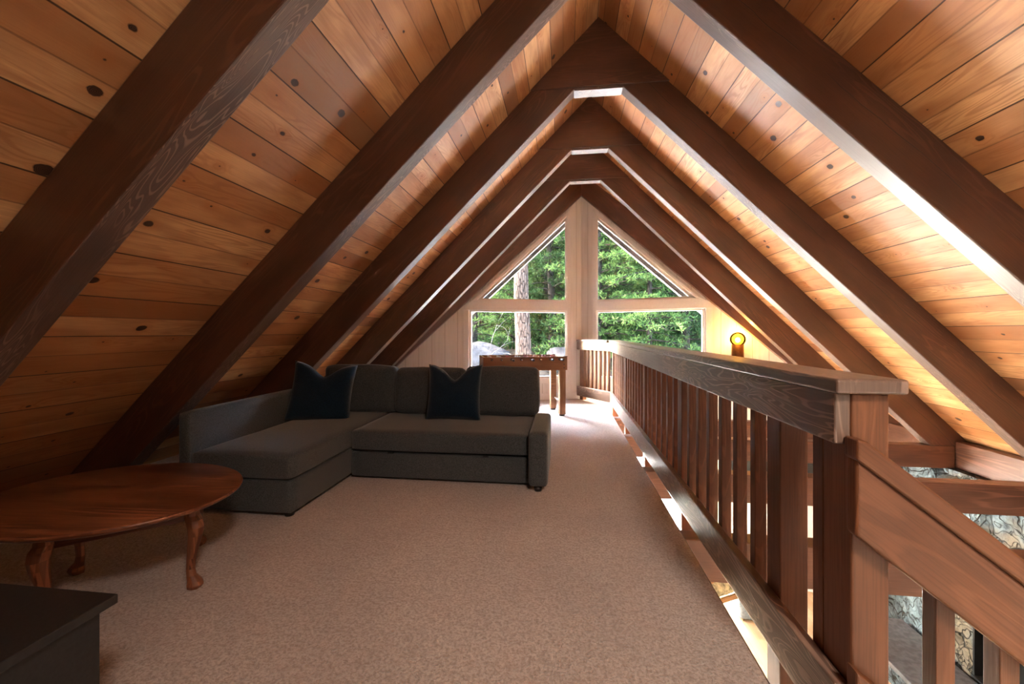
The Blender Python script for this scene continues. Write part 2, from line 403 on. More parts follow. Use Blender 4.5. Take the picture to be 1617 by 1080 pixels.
def tag(o, label=None, cat=None, group=None, kind=None):
    if label: o['label'] = label
    if cat: o['category'] = cat
    if group: o['group'] = group
    if kind: o['kind'] = kind
    return o
def struct(o): o['kind'] = 'structure'; return o
def cp(o, dloc, parent):
    c = o.copy(); C.objects.link(c); c.parent = parent; c.location = Vector(o.location) + Vector(dloc); return c

# ---------------------------------------------------------------- shell
XE = HC                                   # where the ceiling meets floor level
def roof(side, nm):
    b = MB(); e = 4.55
    yf = lambda x: 8.75 - .25 * abs(x)
    v = []
    for (x, z) in ((0, HC), (e, HC - e), (e, HC - e + .28), (0, HC + .28)):
        v.append((side * x, YB - .2, z))
    for (x, z) in ((0, HC), (e, HC - e), (e, HC - e + .28), (0, HC + .28)):
        v.append((side * x, yf(x), z))
    b.add(v, [(0, 1, 2, 3), (7, 6, 5, 4), (0, 4, 5, 1), (1, 5, 6, 2), (2, 6, 7, 3), (3, 7, 4, 0)], (0, 1, 0))
    return struct(b.obj(nm, 'pine', uo=0, vo=.05))
roof(-1, 'ceiling_left'); roof(1, 'ceiling_right')
XR = .385                                 # edge of the loft carpet
# loft floor (carpet over a subfloor); follows the prow and the short diagonal return of the railing
b = MB(); outl = [(-4.3, YB), (XR, YB), (XR, 6.86), (-.06, 7.62), (-.06, prow(.06) + .02), (-4.3, prow(4.3) + .02)]
n_ = len(outl)
b.add([(x, y, -.025) for x, y in outl] + [(x, y, 0) for x, y in outl], [tuple(range(n_)), tuple(range(n_, 2 * n_))] + [(i, (i + 1) % n_, (i + 1) % n_ + n_, i + n_) for i in range(n_)])
struct(b.obj('floor', 'carpet'))
b = MB(); b.add([(x, y, -.05) for x, y in outl] + [(x, y, -.0255) for x, y in outl], [tuple(range(n_)), tuple(range(n_, 2 * n_))] + [(i, (i + 1) % n_, (i + 1) % n_ + n_, i + n_) for i in range(n_)], (0, 1, 0))
struct(b.obj('floor_subfloor', 'rafter'))
b = MB(); b.box((XR - .02, YB, -.055), (XR + .008, 6.86, -.006)); struct(b.obj('trim_2', 'rafter'))
b = MB(); b.box((-.9, YB, ZL - .1), (4.5, 8.2, ZL), (0, 1, 0)); struct(b.obj('floor_lower', 'floor2'))
b = MB(); b.box((-.72, YB, ZL), (-.6, 7.42, -.06)); struct(b.obj('wall_lower_left', 'panel'))
b = MB(); b.prism([(-4.3, -.2), (-4.3, HC - 4.3), (0, HC), (4.3, HC - 4.3), (4.3, ZL), (-.72, ZL), (-.72, -.2)], YB - .12, YB); struct(b.obj('wall_back', 'panel'))
b = MB(); b.box((4.12, YB, ZL), (4.3, 6.3, -.28), (0, 1, 0)); struct(b.obj('wall_lower_right', 'panel'))
# roof plate along the right eave, in lighter brown wood
b = MB(); b.box((3.99, YB, -.29), (4.16, 6.12, 0.0)); struct(b.obj('trim_1', 'tie', bevel=.006))
# prow wall, both sides
WX0, WX1 = .263, 1.94
for sd, nm in ((-1, 'left'), (1, 'right')):
    b = MB(); F = prow; K = lambda x: prow(x) + .13
    def pr(poly): b.prism([(sd * x, z) for x, z in poly], F, K, (0, 0, 1))
    top = HC + .02
    pr([(0, ZL), (WX0, ZL), (WX0, top - WX0), (0, top)])
    pr([(WX0, 1.60), (WX1, 1.60), (WX1, 1.77), (WX0, 1.77)])
    pr([(WX0, -.45), (WX1, -.45), (WX1, .39), (WX0, .39)])
    pr([(WX1, ZL), (3.98 if sd > 0 else 2.6, ZL), (3.98 if sd > 0 else 2.6, -.02), (4.1, 0), (WX1, top - WX1)])
    pr([(WX0, 3.31), (1.80, 1.77), (WX1, 1.77), (WX1, top - WX1), (WX0, top - WX0)])
    pr([(WX0, ZL), (WX1, ZL), (WX1, ZL + .12), (WX0, ZL + .12)])
    struct(b.obj('wall_front_' + nm, 'panel'))
    # casings standing proud of the wall
    def fl(x, d=0): return prow(x) - d
    cas = MB()
    def cp_(poly, d=.018): cas.prism([(sd * x, z) for x, z in poly], lambda x: prow(x) - d, lambda x: prow(x) - .0005, (0, 0, 1))
    cp_([(WX0 - .075, .02), (WX0 - .0, .02), (WX0, 3.31), (WX0 - .075, 3.47)])
    cp_([(WX1, .02), (WX1 + .085, .02), (WX1 + .085, 1.60), (WX1, 1.60)])
    cp_([(WX0, 1.60), (WX1 + .085, 1.60), (WX1 + .05, 1.70), (1.86, 1.77), (WX0, 1.77)])
    cp_([(WX0 - .001, 3.31), (1.80, 1.77), (1.86, 1.77), (WX0 - .001, 3.395)], .022)
    cp_([(WX0, .30), (WX1, .30), (WX1, .39), (WX0, .39)], .03)
    struct(cas.obj('trim_casing_' + nm, 'white', bevel=.004))
    bb = MB(); bb.prism([(sd * .02, 0), (sd * 4.05, 0), (sd * 3.93, .115), (sd * .02, .115)] if sd < 0 else [(.02, 0), (.06, 0), (.06, .115), (.02, .115)], lambda x: prow(x) - .02, lambda x: prow(x) - .0005)
    struct(bb.obj('baseboard_' + nm, 'white', bevel=.003))
    # windows: frames and panes
    def win(poly, name, fw=.032):
        cxm = sum(p[0] for p in poly) / len(poly); czm = sum(p[1] for p in poly) / len(poly)
        # inset polygon
        n = len(poly); ins = []
        ar = sum(poly[i][0] * poly[(i + 1) % n][1] - poly[(i + 1) % n][0] * poly[i][1] for i in range(n)); sg = 1 if ar > 0 else -1
        for i in range(n):
            p0, p1, p2 = Vector(poly[i - 1]), Vector(poly[i]), Vector(poly[(i + 1) % n])
            d1 = (p1 - p0).normalized(); d2 = (p2 - p1).normalized(); n1 = Vector((-d1.y, d1.x)) * sg; n2 = Vector((-d2.y, d2.x)) * sg
            k = fw / (1 + n1.dot(n2)); q = p1 + (n1 + n2) * k; ins.append((q.x, q.y))
        fr = MB()
        for i in range(n):
            j = (i + 1) % n
            fr.prism([(sd * poly[i][0], poly[i][1]), (sd * poly[j][0], poly[j][1]), (sd * ins[j][0], ins[j][1]), (sd * ins[i][0], ins[i][1])], lambda x: prow(x) + .03, lambda x: prow(x) + .09)
        o = struct(fr.obj(name, 'white'))
        g = MB(); g.prism([(sd * x, z) for x, z in ins], lambda x: prow(x) + .055, lambda x: prow(x) + .061)
        g.obj('pane', 'glass', o)
        return o
    k0 = 1 if sd < 0 else 4
    win([(WX0, 1.77), (1.80, 1.77), (WX0, 3.31)], 'window_%d' % k0)
    win([(WX0, .39), (WX1, .39), (WX1, 1.60), (WX0, 1.60)], 'window_%d' % (k0 + 1))
    win([(WX0, ZL + .12), (WX1, ZL + .12), (WX1, -.45), (WX0, -.45)], 'window_%d' % (k0 + 2), .05)
    b = MB(); b.prism([(0, HC), (sd * 4.3, HC - 4.3), (sd * 4.3, 3.45 - 4.3), (0, 3.45)], lambda x: prow(x) + .135, lambda x: prow(x) + .24, (sd, 0, -1)); struct(b.obj('trim_eave_' + nm, 'roofing'))
# daylight portals in the window openings
for sd in (-1, 1):
    for (zc, hh) in ((1.85, 2.9), (-1.45, 2.0)):
        L_ = bpy.data.lights.new('window_portal', 'AREA'); L_.shape = 'RECTANGLE'; L_.size = 1.8; L_.size_y = hh; L_.cycles.is_portal = True
        o = bpy.data.objects.new('window_portal', L_); C.objects.link(o)
        xc = sd * 1.1; n = Vector((-sd * Q, -1, 0)).normalized()
        o.location = Vector((xc, prow(xc) + .2, zc)); o.rotation_euler = n.to_track_quat('-Z', 'Y').to_euler()

# added fill lamps outside the lower windows and, unseen, over the stairs behind viewpoint
def daylight_fill(name, loc, nrm_, sx_, sy_, e, c):
    L_ = bpy.data.lights.new(name, 'AREA'); L_.shape = 'RECTANGLE'; L_.size = sx_; L_.size_y = sy_; L_.energy = e; L_.color = c
    o = bpy.data.objects.new(name, L_); C.objects.link(o); o.location = loc; o.rotation_euler = Vector(nrm_).normalized().to_track_quat('-Z', 'Y').to_euler()
for sd in (-1, 1):
    xc = sd * 1.1; daylight_fill('lower_window_fill', (xc, prow(xc) + .35, -1.45), (-sd * Q, -1, .25), 1.7, 2.0, LOWER_E, (1, .95, .88))
pl_ = bpy.data.lights.new('stair_fill', 'AREA'); pl_.shape = 'DISK'; pl_.size = .5; pl_.energy = STAIR_FILL_E; pl_.color = (1, .84, .70); pl_.spread = math.radians(105)
o = bpy.data.objects.new('stair_fill', pl_); C.objects.link(o); o.location = (.75, -1.0, 3.05); o.rotation_euler = (math.radians(24), math.radians(0), 0)

# ---------------------------------------------------------------- rafter pairs
s2 = math.sqrt(.5)
def rafter_pair(y, label, zl=0., zr=-.05, gusset=True, th=TH, name='rafter_pair'):
    t = thing(name, label, 'roof rafters', (0, y, 3.5), 'exposed rafter pairs along the roof')
    for sd, zb in ((-1, zl), (1, zr)):
        b = MB(); b.prism([(0, HC), (sd * (HC - zb), zb), (sd * (HI - zb), zb), (sd * (HI - ZB), ZB), (0, ZB)], y, y + th, (sd, 0, -1))
        # keep v origin constant: distance from the inner edge
        o = b.obj('rafter', 'rafter', t, bevel=.007, vo=-HI * s2)
        o.data.materials.append(M['brushed_sheen'])
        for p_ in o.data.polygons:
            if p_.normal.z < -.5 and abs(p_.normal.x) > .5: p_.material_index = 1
    b = MB(); w_ = HI - ZB; b.box((-w_ - .0, y + .004, ZB - .012), (w_, y + th - .004, ZB), (1, 0, 0)); b.obj('collar_block', 'brushed_sheen', t)
    if gusset:
        b = MB(); zg = ZB + .012; b.prism([(-(HC - zg), zg), (HC - zg, zg), (0, HC)], y - .02, y, (1, 0, 0)); b.obj('gusset_plate', 'rafter', t, bevel=.002, vo=.8)
    return t
labs = ['nearest dark-stained rafter pair, its left leg crossing the upper left corner',
        'dark-stained rafter pair whose left foot lands behind the oval coffee table',
        'dark-stained rafter pair with the widest visible collar block, left foot behind the chaise',
        'rafter pair with the middle collar block, second before the window wall',
        'rafter pair with the smallest collar block, last before the window wall']
for y, l in zip(FY, labs): rafter_pair(y, l)
# rafters lying on the window wall, following the prow
t = thing('rafter_pair', 'dark-stained rafters lying against the cream window wall above the triangular panes', 'roof rafters', (0, YC, 3.5), 'exposed rafter pairs along the roof')
for sd in (-1, 1):
    b = MB(); zb = 0 if sd < 0 else -.05
    b.prism([(0, HC), (sd * (HC - zb), zb), (sd * (HI - zb), zb), (0, HI)], lambda x: prow(x) - .10, lambda x: prow(x) - .0242, (sd, 0, -1))
    b.obj('rafter', 'rafter', t, bevel=.004, vo=-HI * s2)
# cross ties at floor level over the lower room
tl = ['cross tie beam in front of the stair newel, nearest the viewpoint', 'cross tie beam nearest behind the newel post, lowest in view right of the stair rail', 'cross tie beam running to the eave, middle one right of the newel post', 'cross tie beam ending at the foot of a rafter, uppermost beside the newel post', 'far cross tie beam glimpsed through the balusters before the window wall']
for y, l in zip([FY[0]] + FY[1:], tl):
    if y == FY[0]: continue
    b = MB(); b.box((-.58, y, -.30), (3.985, y + TH, -.0515))
    o = b.obj('tie_beam', 'tie', bevel=.006, org=(2, y, -.3)); tag(o, l, 'beam', 'floor-level tie beams')

# ---------------------------------------------------------------- loft railing
RX = .422                                  # inner face of the rail boards
R = thing('loft_railing', 'dark wooden loft railing with slim balusters, running along the carpet edge to the window wall', 'railing', (RX, 4, 0))
YN = 1.235; YBd = 6.83
BX, BY = -.085, 7.555                      # return meets the centre of the window wall
dv = Vector((BX - RX, BY - YBd, 0)); dl = dv.length; dv.normalize(); nv = Vector((dv.y, -dv.x, 0))    # outward (to the void)
b = MB(); b.box((RX - .012, YN - .03, 1.045), (RX + .165, YBd + .02, 1.085)); b.obj('top_rail', 'rail', R, bevel=.008, seg=3)
b = MB(); b.beam(Vector((RX, YBd, 1.065)) + nv * .077 + dv * .06, Vector((BX, BY, 1.065)) + nv * .077 - dv * .0, .172, .038); b.obj('top_rail', 'rail', R, bevel=.006)
b = MB(); b.box((RX, YN, .903), (RX + .042, YBd, 1.044)); b.obj('rail_board', 'rail', R, bevel=.007, seg=3)
b = MB(); b.beam(Vector((RX, YBd, .9735)) + nv * .021, Vector((BX, BY, .9735)) + nv * .021, .042, .141); b.obj('rail_board', 'rail', R, bevel=.005)
b = MB(); b.box((RX, YN - .0, .072), (RX + .042, YBd, .244)); b.obj('bottom_rail', 'rail', R, bevel=.006, seg=3)
b = MB(); b.beam(Vector((RX, YBd, .158)) + nv * .021, Vector((BX, BY, .158)) + nv * .021, .042, .172); b.obj('bottom_rail', 'rail', R, bevel=.005)
px0 = RX + .0425
b = MB(); b.box((px0, YN, -.30), (px0 + .095, YN + .125, 1.0435)); b.obj('newel_post', 'stain', R, bevel=.007, seg=3)
b = MB(); b.box((px0 + .004, YN + .133, -.05), (px0 + .05, YN + .185, 1.0435)); b.obj('baluster', 'stain', R, bevel=.003)
# posts and balusters along the run
posts = [1.66 + 1.2655 * k for k in range(5)]
b = MB(); b.box((px0, posts[0] - .05, -.30), (px0 + .095, posts[0] + .05, 1.0435)); post = b.obj('post', 'stain', R, bevel=.005)
for y in posts[1:4]: cp(post, (0, y - posts[0], 0), R)
b = MB(); b.box((px0 + .004, 2, .09), (px0 + .05, 2.046, 1.0435)); bal = b.obj('baluster', 'stain', R, bevel=.003)
first = True
for a in range(4):
    for k in range(1, 7):
        y = posts[a] + k * (1.2655 / 7)
        if y > YBd - .06: continue
        if first: bal.location.y += y - 2.023; y_first = y; first = False
        else: cp(bal, (0, y - y_first, 0), R)
p = Vector((px0 + .03, YBd - .01, 0)); b = MB(); b.box((px0, YBd - .06, -.30), (px0 + .09, YBd + .03, 1.0435)); b.obj('post', 'stain', R, bevel=.004)
for k in range(1, 8):
    q = Vector((RX, YBd, 0)) + dv * (dl * k / 8.2) + nv * .066
    b = MB(); b.beam((q.x, q.y, .09), (q.x, q.y, 1.043), .046, .046, up=dv); b.obj('baluster', 'stain', R, bevel=.003)
q = Vector((BX, BY, 0)) + nv * .09 - dv * .07
b = MB(); b.beam((q.x, q.y, .0), (q.x, q.y, 1.043), .085, .085, up=dv); b.obj('post', 'stain', R, bevel=.004)

# ---------------------------------------------------------------- stair railing
S = thing('stair_railing', 'brown wooden stair railing descending to the right from the newel post', 'railing', (.5, 1.2, .5))
YS = YN - .0005; sl = -.785; x0 = .450; x1 = 2.3
def sz(x, z): return z + sl * (x - x0)
b = MB(); b.prism([(x0 + .0, .876), (x1, sz(x1, .876)), (x1, sz(x1, .672)), (x0, .672)], YS - .044, YS, (1, 0, sl)); b.obj('rail_board', 'stain', S, bevel=.008, seg=3)
b = MB(); b.prism([(x0 - .006, .93), (x0 + .02, .925), (x1, sz(x1, .9259)), (x1, sz(x1, .877)), (x0 - .006, .877)], YS - .056, YS - .0005, (1, 0, sl)); b.obj('hand_rail', 'stain', S, bevel=.007, seg=3)
b = MB(); b.prism([(x0 + .0, .315), (x1, sz(x1, .315)), (x1, sz(x1, .14)), (x0, .14)], YS - .044, YS, (1, 0, sl)); b.obj('bottom_rail', 'stain', S, bevel=.006)
for i in range(10):
    xb = .672 + .150 * i
    b = MB(); b.prism([(xb - .0, sz(xb, .87)), (xb + .046, sz(xb + .046, .87)), (xb + .046, sz(xb + .046, .16)), (xb, sz(xb, .16))], YS + .0005, YS + .047, (0, 0, 1)); b.obj('baluster', 'stain', S, bevel=.003)

# ---------------------------------------------------------------- sectional sofa
SF = thing('sectional_sofa', 'charcoal grey L-shaped sectional sofa with chaise on its left', 'sofa', (-1.7, 3.4, 0))
XL, XA, XC, XB_ = -2.895, -2.795, -2.07, -.585
def sbox(a, c_, r, puff=(0, 0, 0), name='', wr=0., n=14, seed=0):
    b = MB(); cc = [(a[i] + c_[i]) / 2 for i in range(3)]; hh = [abs(c_[i] - a[i]) / 2 for i in range(3)]
    b.soft(cc, hh, r, puff, n, wr, seed); return b.obj(name, 'grey', SF)
sbox((XL, 2.47, .03), (XA, 4.28, .675), .028, (0, .004, .004), 'left_arm')
sbox((XA + .002, 2.475, .03), (XC, 4.05, .243), .014, (.002, .002, 0), 'chaise_base')
sbox((XA + .002, 2.465, .247), (XC + .005, 4.05, .412), .028, (.006, .004, .010), 'chaise_cushion', .004)
sbox((XC + .007, 3.225, .02), (XB_ - .001, 4.05, .222), .012, (0, .003, 0), 'pull_out_drawer')
sbox((XC + .007, 3.205, .237), (XB_ - .001, 4.05, .405), .03, (0, .006, .010), 'seat_cushion', .004, seed=3)
sbox((XB_ + .001, 3.10, .04), (-.437, 3.92, .452), .03, (.003, .003, .006), 'right_arm')
sbox((XA + .003, 4.12, .03), (-.60, 4.27, .64), .03, (0, 0, .004), 'back_frame')
def back_cushion(xa, xb, zt, tilt, seed, yo=0):
    b = MB(); w_ = (xb - xa) / 2; h_ = (zt - .405) / 2
    b.soft((0, 0, 0), (w_, .082, h_), .05, (.006, .03, .012), 16, .012, seed)
    R_ = Matrix.Rotation(-tilt, 3, 'X')
    for i, p in enumerate(b.v): b.v[i] = R_ @ p + Vector(((xa + xb) / 2, 3.985 + yo, .408 + h_ + .004))
    return b.obj('back_cushion', 'grey', SF)
back_cushion(-2.74, -1.98, .862, .10, 1)
back_cushion(-1.975, -1.275, .845, .17, 5, -.01)
back_cushion(-1.27, -.555, .862, .10, 9)
for (x, y) in ((-2.12, 2.53), (-2.84, 2.53), (-.512, 3.16), (-.512, 3.86), (-2.84, 4.2)):
    b = MB(); b.lathe([(0, 0), (.028, 0), (.032, .032), (0, .0335)], (x, y, 0), 14); b.obj('foot', 'black', SF)
for x in (-1.72, -.93): MB().box((x - .022, 3.212, .224), (x + .022, 3.24, .236)).obj('pull_tab', 'black', SF)

def pillow(label, c, w_, rz, tilt, roll=0, dip=.12):
    b = MB(); n = 26; vs_ = []; fs = []
    for side in (1, -1):
        for j in range(n + 1):
            for i in range(n + 1):
                u = -1 + 2 * i / n; v = -1 + 2 * j / n
                eu = 1 - .07 * (1 - v * v); ev = 1 - .07 * (1 - u * u)
                T = .088 * ((1 - u ** 4) * (1 - v ** 4)) ** .55
                x = u * w_ / 2 * eu; z = v * w_ / 2 * ev
                ch = (math.exp(-(u / .34) ** 2) * .6 + .4 * max(0, 1 - abs(u) / .8))
                if v > -.2: z -= dip * ch * ((v + .2) / 1.2) ** 1.5
                T *= 1 - .45 * ch * max(0, v)
                T += .010 * noise.noise(Vector((u * 2.3, v * 2.3, c[0] * 3 + side))) * (1 - u ** 4) * (1 - v ** 4)
                vs_.append((x, -side * T, z))
    N = (n + 1) ** 2
    for sidx in (0, 1):
        for j in range(n):
            for i in range(n):
                a = sidx * N + j * (n + 1) + i; fs.append((a, a + 1, a + n + 2, a + n + 1))
    R_ = Matrix.Rotation(rz, 3, 'Z') @ Matrix.Rotation(-tilt, 3, 'X') @ Matrix.Rotation(roll, 3, 'Y')
    vs_ = [R_ @ Vector(p) + Vector(c) for p in vs_]
    b.add(vs_, fs, (1, 0, 0), True)
    o = b.obj('throw_pillow', 'navy', org=c)
    bm = bmesh.new(); bm.from_mesh(o.data); bmesh.ops.remove_doubles(bm, verts=bm.verts, dist=.0006); bmesh.ops.recalc_face_normals(bm, faces=bm.faces); bm.to_mesh(o.data); bm.free()
    tag(o, label, 'pillow', 'dark throw pillows on the sofa')
    return o
pillow('dark navy throw pillow slumped in the left corner of the sofa', (-2.555, 3.60, .655), .56, .38, .34, .10, .12)
pillow('dark navy throw pillow standing upright between the middle and right back cushions', (-1.325, 3.73, .655), .52, .0, .22, 0, .13)

# ---------------------------------------------------------------- coffee table
TC = Vector((-2.42, 1.70, 0))
CT = thing('coffee_table', 'polished red-brown oval coffee table on curved legs beside the chaise', 'table', TC)
b = MB(); prof = [(0, .428), (.93, .428), (.955, .431), (.972, .436), (.985, .443), (.99, .449), (.985, .454), (.97, .457), (0, .4575)]
b.lathe([(r, z) for r, z in prof], TC, 96, .555, .445, (1, .05, 0)); b.obj('table_top', 'table', CT)
legs = [(-2.065, 1.755), (-2.38, 2.105), (-2.735, 1.785), (-2.42, 1.43)]
cen = Vector((-2.40, 1.768, 0))
b = MB()
for i in range(4):
    p, q = Vector((*legs[i], .375)), Vector((*legs[(i + 1) % 4], .375)); d = (q - p).normalized()
    b.beam(p + d * .03, q - d * .03, .02, .105)
b.obj('apron', 'table', CT, bevel=.003)
for (x, y) in legs:
    P0 = Vector((x, y, 0)); out = (P0 - cen).normalized(); side = Vector((-out.y, out.x, 0))
    st = [(.428, -.01, .030), (.40, -.008, .032), (.345, -.004, .033), (.325, .008, .036), (.29, .016, .034), (.25, .014, .029), (.2, .004, .024), (.14, -.008, .019), (.09, -.012, .018), (.06, -.006, .02), (.035, .012, .030), (.018, .014, .034), (.0, .008, .028)]
    b = MB(); v = []
    for z, o_, h_ in st:
        c_ = P0 + out * o_ + Vector((0, 0, z))
        for k in range(8):
            a = 2 * PI * k / 8 + PI / 8; rr = h_ * (1.18 if k % 2 == 0 else 1.18)
            sx = max(-h_, min(h_, rr * math.cos(a))); sy = max(-h_, min(h_, rr * math.sin(a)))
            v.append(c_ + out * sx + side * sy * .9)
    fs = [(i * 8 + k, i * 8 + (k + 1) % 8, (i + 1) * 8 + (k + 1) % 8, (i + 1) * 8 + k) for i in range(len(st) - 1) for k in range(8)]
    fs += [tuple(range(8)), tuple(range((len(st) - 1) * 8, len(st) * 8))]
    b.add(v, fs, (0, 0, 1))
    # scroll brackets either side of the knee
    for sgn in (-1, 1):
        pass
    b.obj('leg', 'table', CT, bevel=.003)

# ---------------------------------------------------------------- black cabinet
CB = thing('low_cabinet', 'low black cabinet with overhanging top in the near left corner', 'cabinet', (-1.8, .3, 0))
b = MB(); b.box((-2.30, -.45, .475), (-1.518, .98, .50)); b.obj('cabinet_top', 'cab', CB, bevel=.003)
b = MB(); b.box((-2.28, -.43, .05), (-1.543, .955, .4745)); b.obj('body', 'cab', CB, bevel=.003)
b = MB(); b.box((-2.24, -.38, .0), (-1.58, .91, .0495)); b.obj('plinth', 'black', CB)

# ---------------------------------------------------------------- foosball table
ang = math.radians(17); Lx = Vector((-math.cos(ang), -math.sin(ang), 0)); Ly = Vector((-math.sin(ang), math.cos(ang), 0))
FO = Vector((-.265, 6.02, 0)); FLn, FW = 1.22, .60
FT = thing('foosball_table', 'brown wooden foosball table with steel rods in front of the windows', 'foosball table', FO + Lx * FLn / 2 + Ly * FW / 2)
def fp(a, c_, z): return FO + Lx * a + Ly * c_ + Vector((0, 0, z))
def fbox(b, a0, a1, c0, c1, z0, z1):
    v = [fp(a, c_, z) for z in (z0, z1) for a, c_ in ((a0, c0), (a1, c0), (a1, c1), (a0, c1))]
    b.add(v, [(0, 3, 2, 1), (4, 5, 6, 7), (0, 1, 5, 4), (1, 2, 6, 5), (2, 3, 7, 6), (3, 0, 4, 7)], Lx if abs(a1 - a0) > abs(c1 - c0) else Ly); return b
ZT = .862; ZK = .665
for a in ((0, FLn, 0, .032), (0, FLn, FW - .032, FW)): fbox(MB(), a[0], a[1], a[2], a[3], ZK, ZT).obj('side_panel', 'oak', FT, bevel=.004)
for a in ((0, .03), (FLn - .03, FLn)): fbox(MB(), a[0], a[1], .0325, FW - .0325, ZK, ZT).obj('end_panel', 'oak', FT, bevel=.004)
fbox(MB(), .031, FLn - .031, .033, FW - .033, .74, .752).obj('playfield', 'green', FT)
for c_ in (0, FW - .032): fbox(MB(), -.002, .06, c_ - .002, c_ + .034, ZT, ZT + .006).obj('corner_guard', 'plastic', FT)
for a in (.02, FLn - .11):
    for c_ in (.012, FW - .102):
        lg = fbox(MB(), a, a + .09, c_, c_ + .09, .022, ZK - .0005).obj('leg', 'oak', FT, bevel=.006)
        q = fp(a + .045, c_ + .045, 0); MB().lathe([(0, 0), (.04, 0), (.042, .018), (.03, .0215), (0, .0218)], q, 16).obj('leg_leveler', 'plastic', lg)
    b = MB(); b.tube([fp(a + .045, .1025, .20), fp(a + .045, FW - .1025, .20)], .011, 10); b.obj('leg_stretcher', 'chrome', FT)
for z in (.70, .75, .82): MB().tube([fp(.05, -.006, z), fp(.05, .001, z)], .008, 8).obj('bolt', 'plastic', FT)
pl = None
for i in range(8):
    a = .12 + i * (FLn - .24) / 7; zr = .825; front = i in (0, 1, 3, 5)
    e0, e1 = (-.20, FW + .08) if front else (-.08, FW + .20)
    b = MB(); b.tube([fp(a, e0, zr), fp(a, e1, zr)], .0075, 8); rod = b.obj('rod', 'chrome', FT)
    for c_ in (-.012, FW + .004): MB().tube([fp(a, c_, zr), fp(a, c_ + .010, zr)], .017, 12).obj('bearing', 'plastic', rod)
    h0 = -.20 if front else FW + .09
    MB().tube([fp(a, h0, zr), fp(a, h0 + .02, zr), fp(a, h0 + .09, zr), fp(a, h0 + .11, zr)], [.012, .017, .017, .011], 12).obj('handle', 'plastic', rod)
    for j in range(3):
        c_ = .13 + j * .17
        b = MB(); q = fp(a, c_, zr)
        b.add([], []); fbox(b, a - .012, a + .012, c_ - .015, c_ + .015, zr - .035, zr + .018)
        fbox(b, a - .009, a + .009, c_ - .010, c_ + .010, zr - .068, zr - .035)
        b.lathe([(0, -.013), (.009, -.009), (.013, 0), (.009, .009), (0, .013)], (q.x, q.y, zr + .03), 10)
        b.obj('player', 'redp' if front else 'bluep', rod, bevel=.002)

# ---------------------------------------------------------------- wall sconce
sx = 2.36; nrm = Vector((-Q, -1, 0)).normalized(); sp = Vector((sx, prow(sx), 1.06)); sc = sp + nrm * .13
SC = thing('wall_sconce', 'bronze wall sconce with glowing amber glass globe on the cream wall', 'lamp', sp)
b = MB(); b.tube([sp + Vector((0, 0, -.17)) + nrm * .001, sp + Vector((0, 0, -.17)) + nrm * .02], .06, 20); b.obj('wall_plate', 'bronze', SC)
b = MB(); b.tube([sp + Vector((0, 0, -.17)) + nrm * .02, sc + Vector((0, 0, -.17)) - nrm * .05], .014, 10); b.obj('arm', 'bronze', SC)
b = MB(); b.lathe([(0, -.31), (.083, -.31), (.086, -.30), (.086, -.03), (.082, -.03), (.078, -.29), (0, -.29)], sc, 28); b.obj('cup', 'bronze', SC)
b = MB(); b.lathe([(.112 * math.sin(PI * k / 14), .112 * -math.cos(PI * k / 14)) for k in range(1, 15)], sc + Vector((0, 0, .045)), 28); b.obj('globe', 'amber', SC)
b = MB(); b.lathe([(.034 * math.sin(PI * k / 10), .034 * -math.cos(PI * k / 10)) for k in range(0, 11)], sc + Vector((0, 0, .035)), 18); b.obj('bulb', 'bulb', SC)
pd = bpy.data.lights.new('sconce_light', 'POINT'); pd.energy = 9; pd.color = (1, .62, .27); pd.shadow_soft_size = .036
o = bpy.data.objects.new('sconce_light', pd); C.objects.link(o); o.location = sc + Vector((0, 0, .085)) ; o.parent = None

# ---------------------------------------------------------------- lower room
# stone fireplace wall
b = MB(); ny, nz = 60, 40; Y0, Y1, Z0, Z1 = 2.2, 6.05, ZL, -.292; v = []; fs = []
for j in range(nz + 1):
    for i in range(ny + 1):
        y = Y0 + (Y1 - Y0) * i / ny; z = Z0 + (Z1 - Z0) * j / nz
        c_ = noise.cell(Vector((y * 3, z * 3.6 + noise.noise(Vector((y * 2, z * 2, 0))), 0)))
        v.append((3.86 - .05 * c_ - .04 * noise.noise(Vector((y * 4, z * 4, 1))), y, z))
for j in range(nz):
    for i in range(ny):
        y = Y0 + (Y1 - Y0) * (i + .5) / ny; z = Z0 + (Z1 - Z0) * (j + .5) / nz
        if 3.55 < y < 4.75 and -2.28 < z < -1.35: continue
        a = j * (ny + 1) + i; fs.append((a, a + 1, a + ny + 2, a + ny + 1))
b.add(v, fs)
n0 = len(b.v)
FP = thing('stone_fireplace', 'pale grey stone fireplace wall in the lower room beneath the eave', 'fireplace', (3.9, 4.1, ZL))
b.box((3.9, Y0, ZL), (4.115, 3.5, -.292)); b.box((3.9, 4.8, ZL), (4.115, Y1, -.292)); b.box((3.9, 3.5, -1.33), (4.115, 4.8, -.292))
b.obj('stone_face', 'stone', FP)
b = MB(); b.box((3.80, 3.54, -2.29), (4.11, 4.76, -2.27)); b.box((4.08, 3.54, -2.27), (4.11, 4.76, -1.34)); b.box((3.82, 3.54, -2.27), (4.08, 3.56, -1.34)); b.box((3.82, 4.74, -2.27), (4.08, 4.76, -1.34)); b.box((3.82, 3.54, -1.36), (4.08, 4.76, -1.34))
b.obj('firebox', 'black', FP)
b = MB(); b.box((3.12, 2.7, -2.34), (3.78, 5.6, -2.29)); b.obj('hearth_slab', 'slab', FP, bevel=.006)
b = MB(); b.box((3.16, 2.75, ZL), (3.80, 5.55, -2.3405)); b.obj('hearth_base', 'stone', FP)
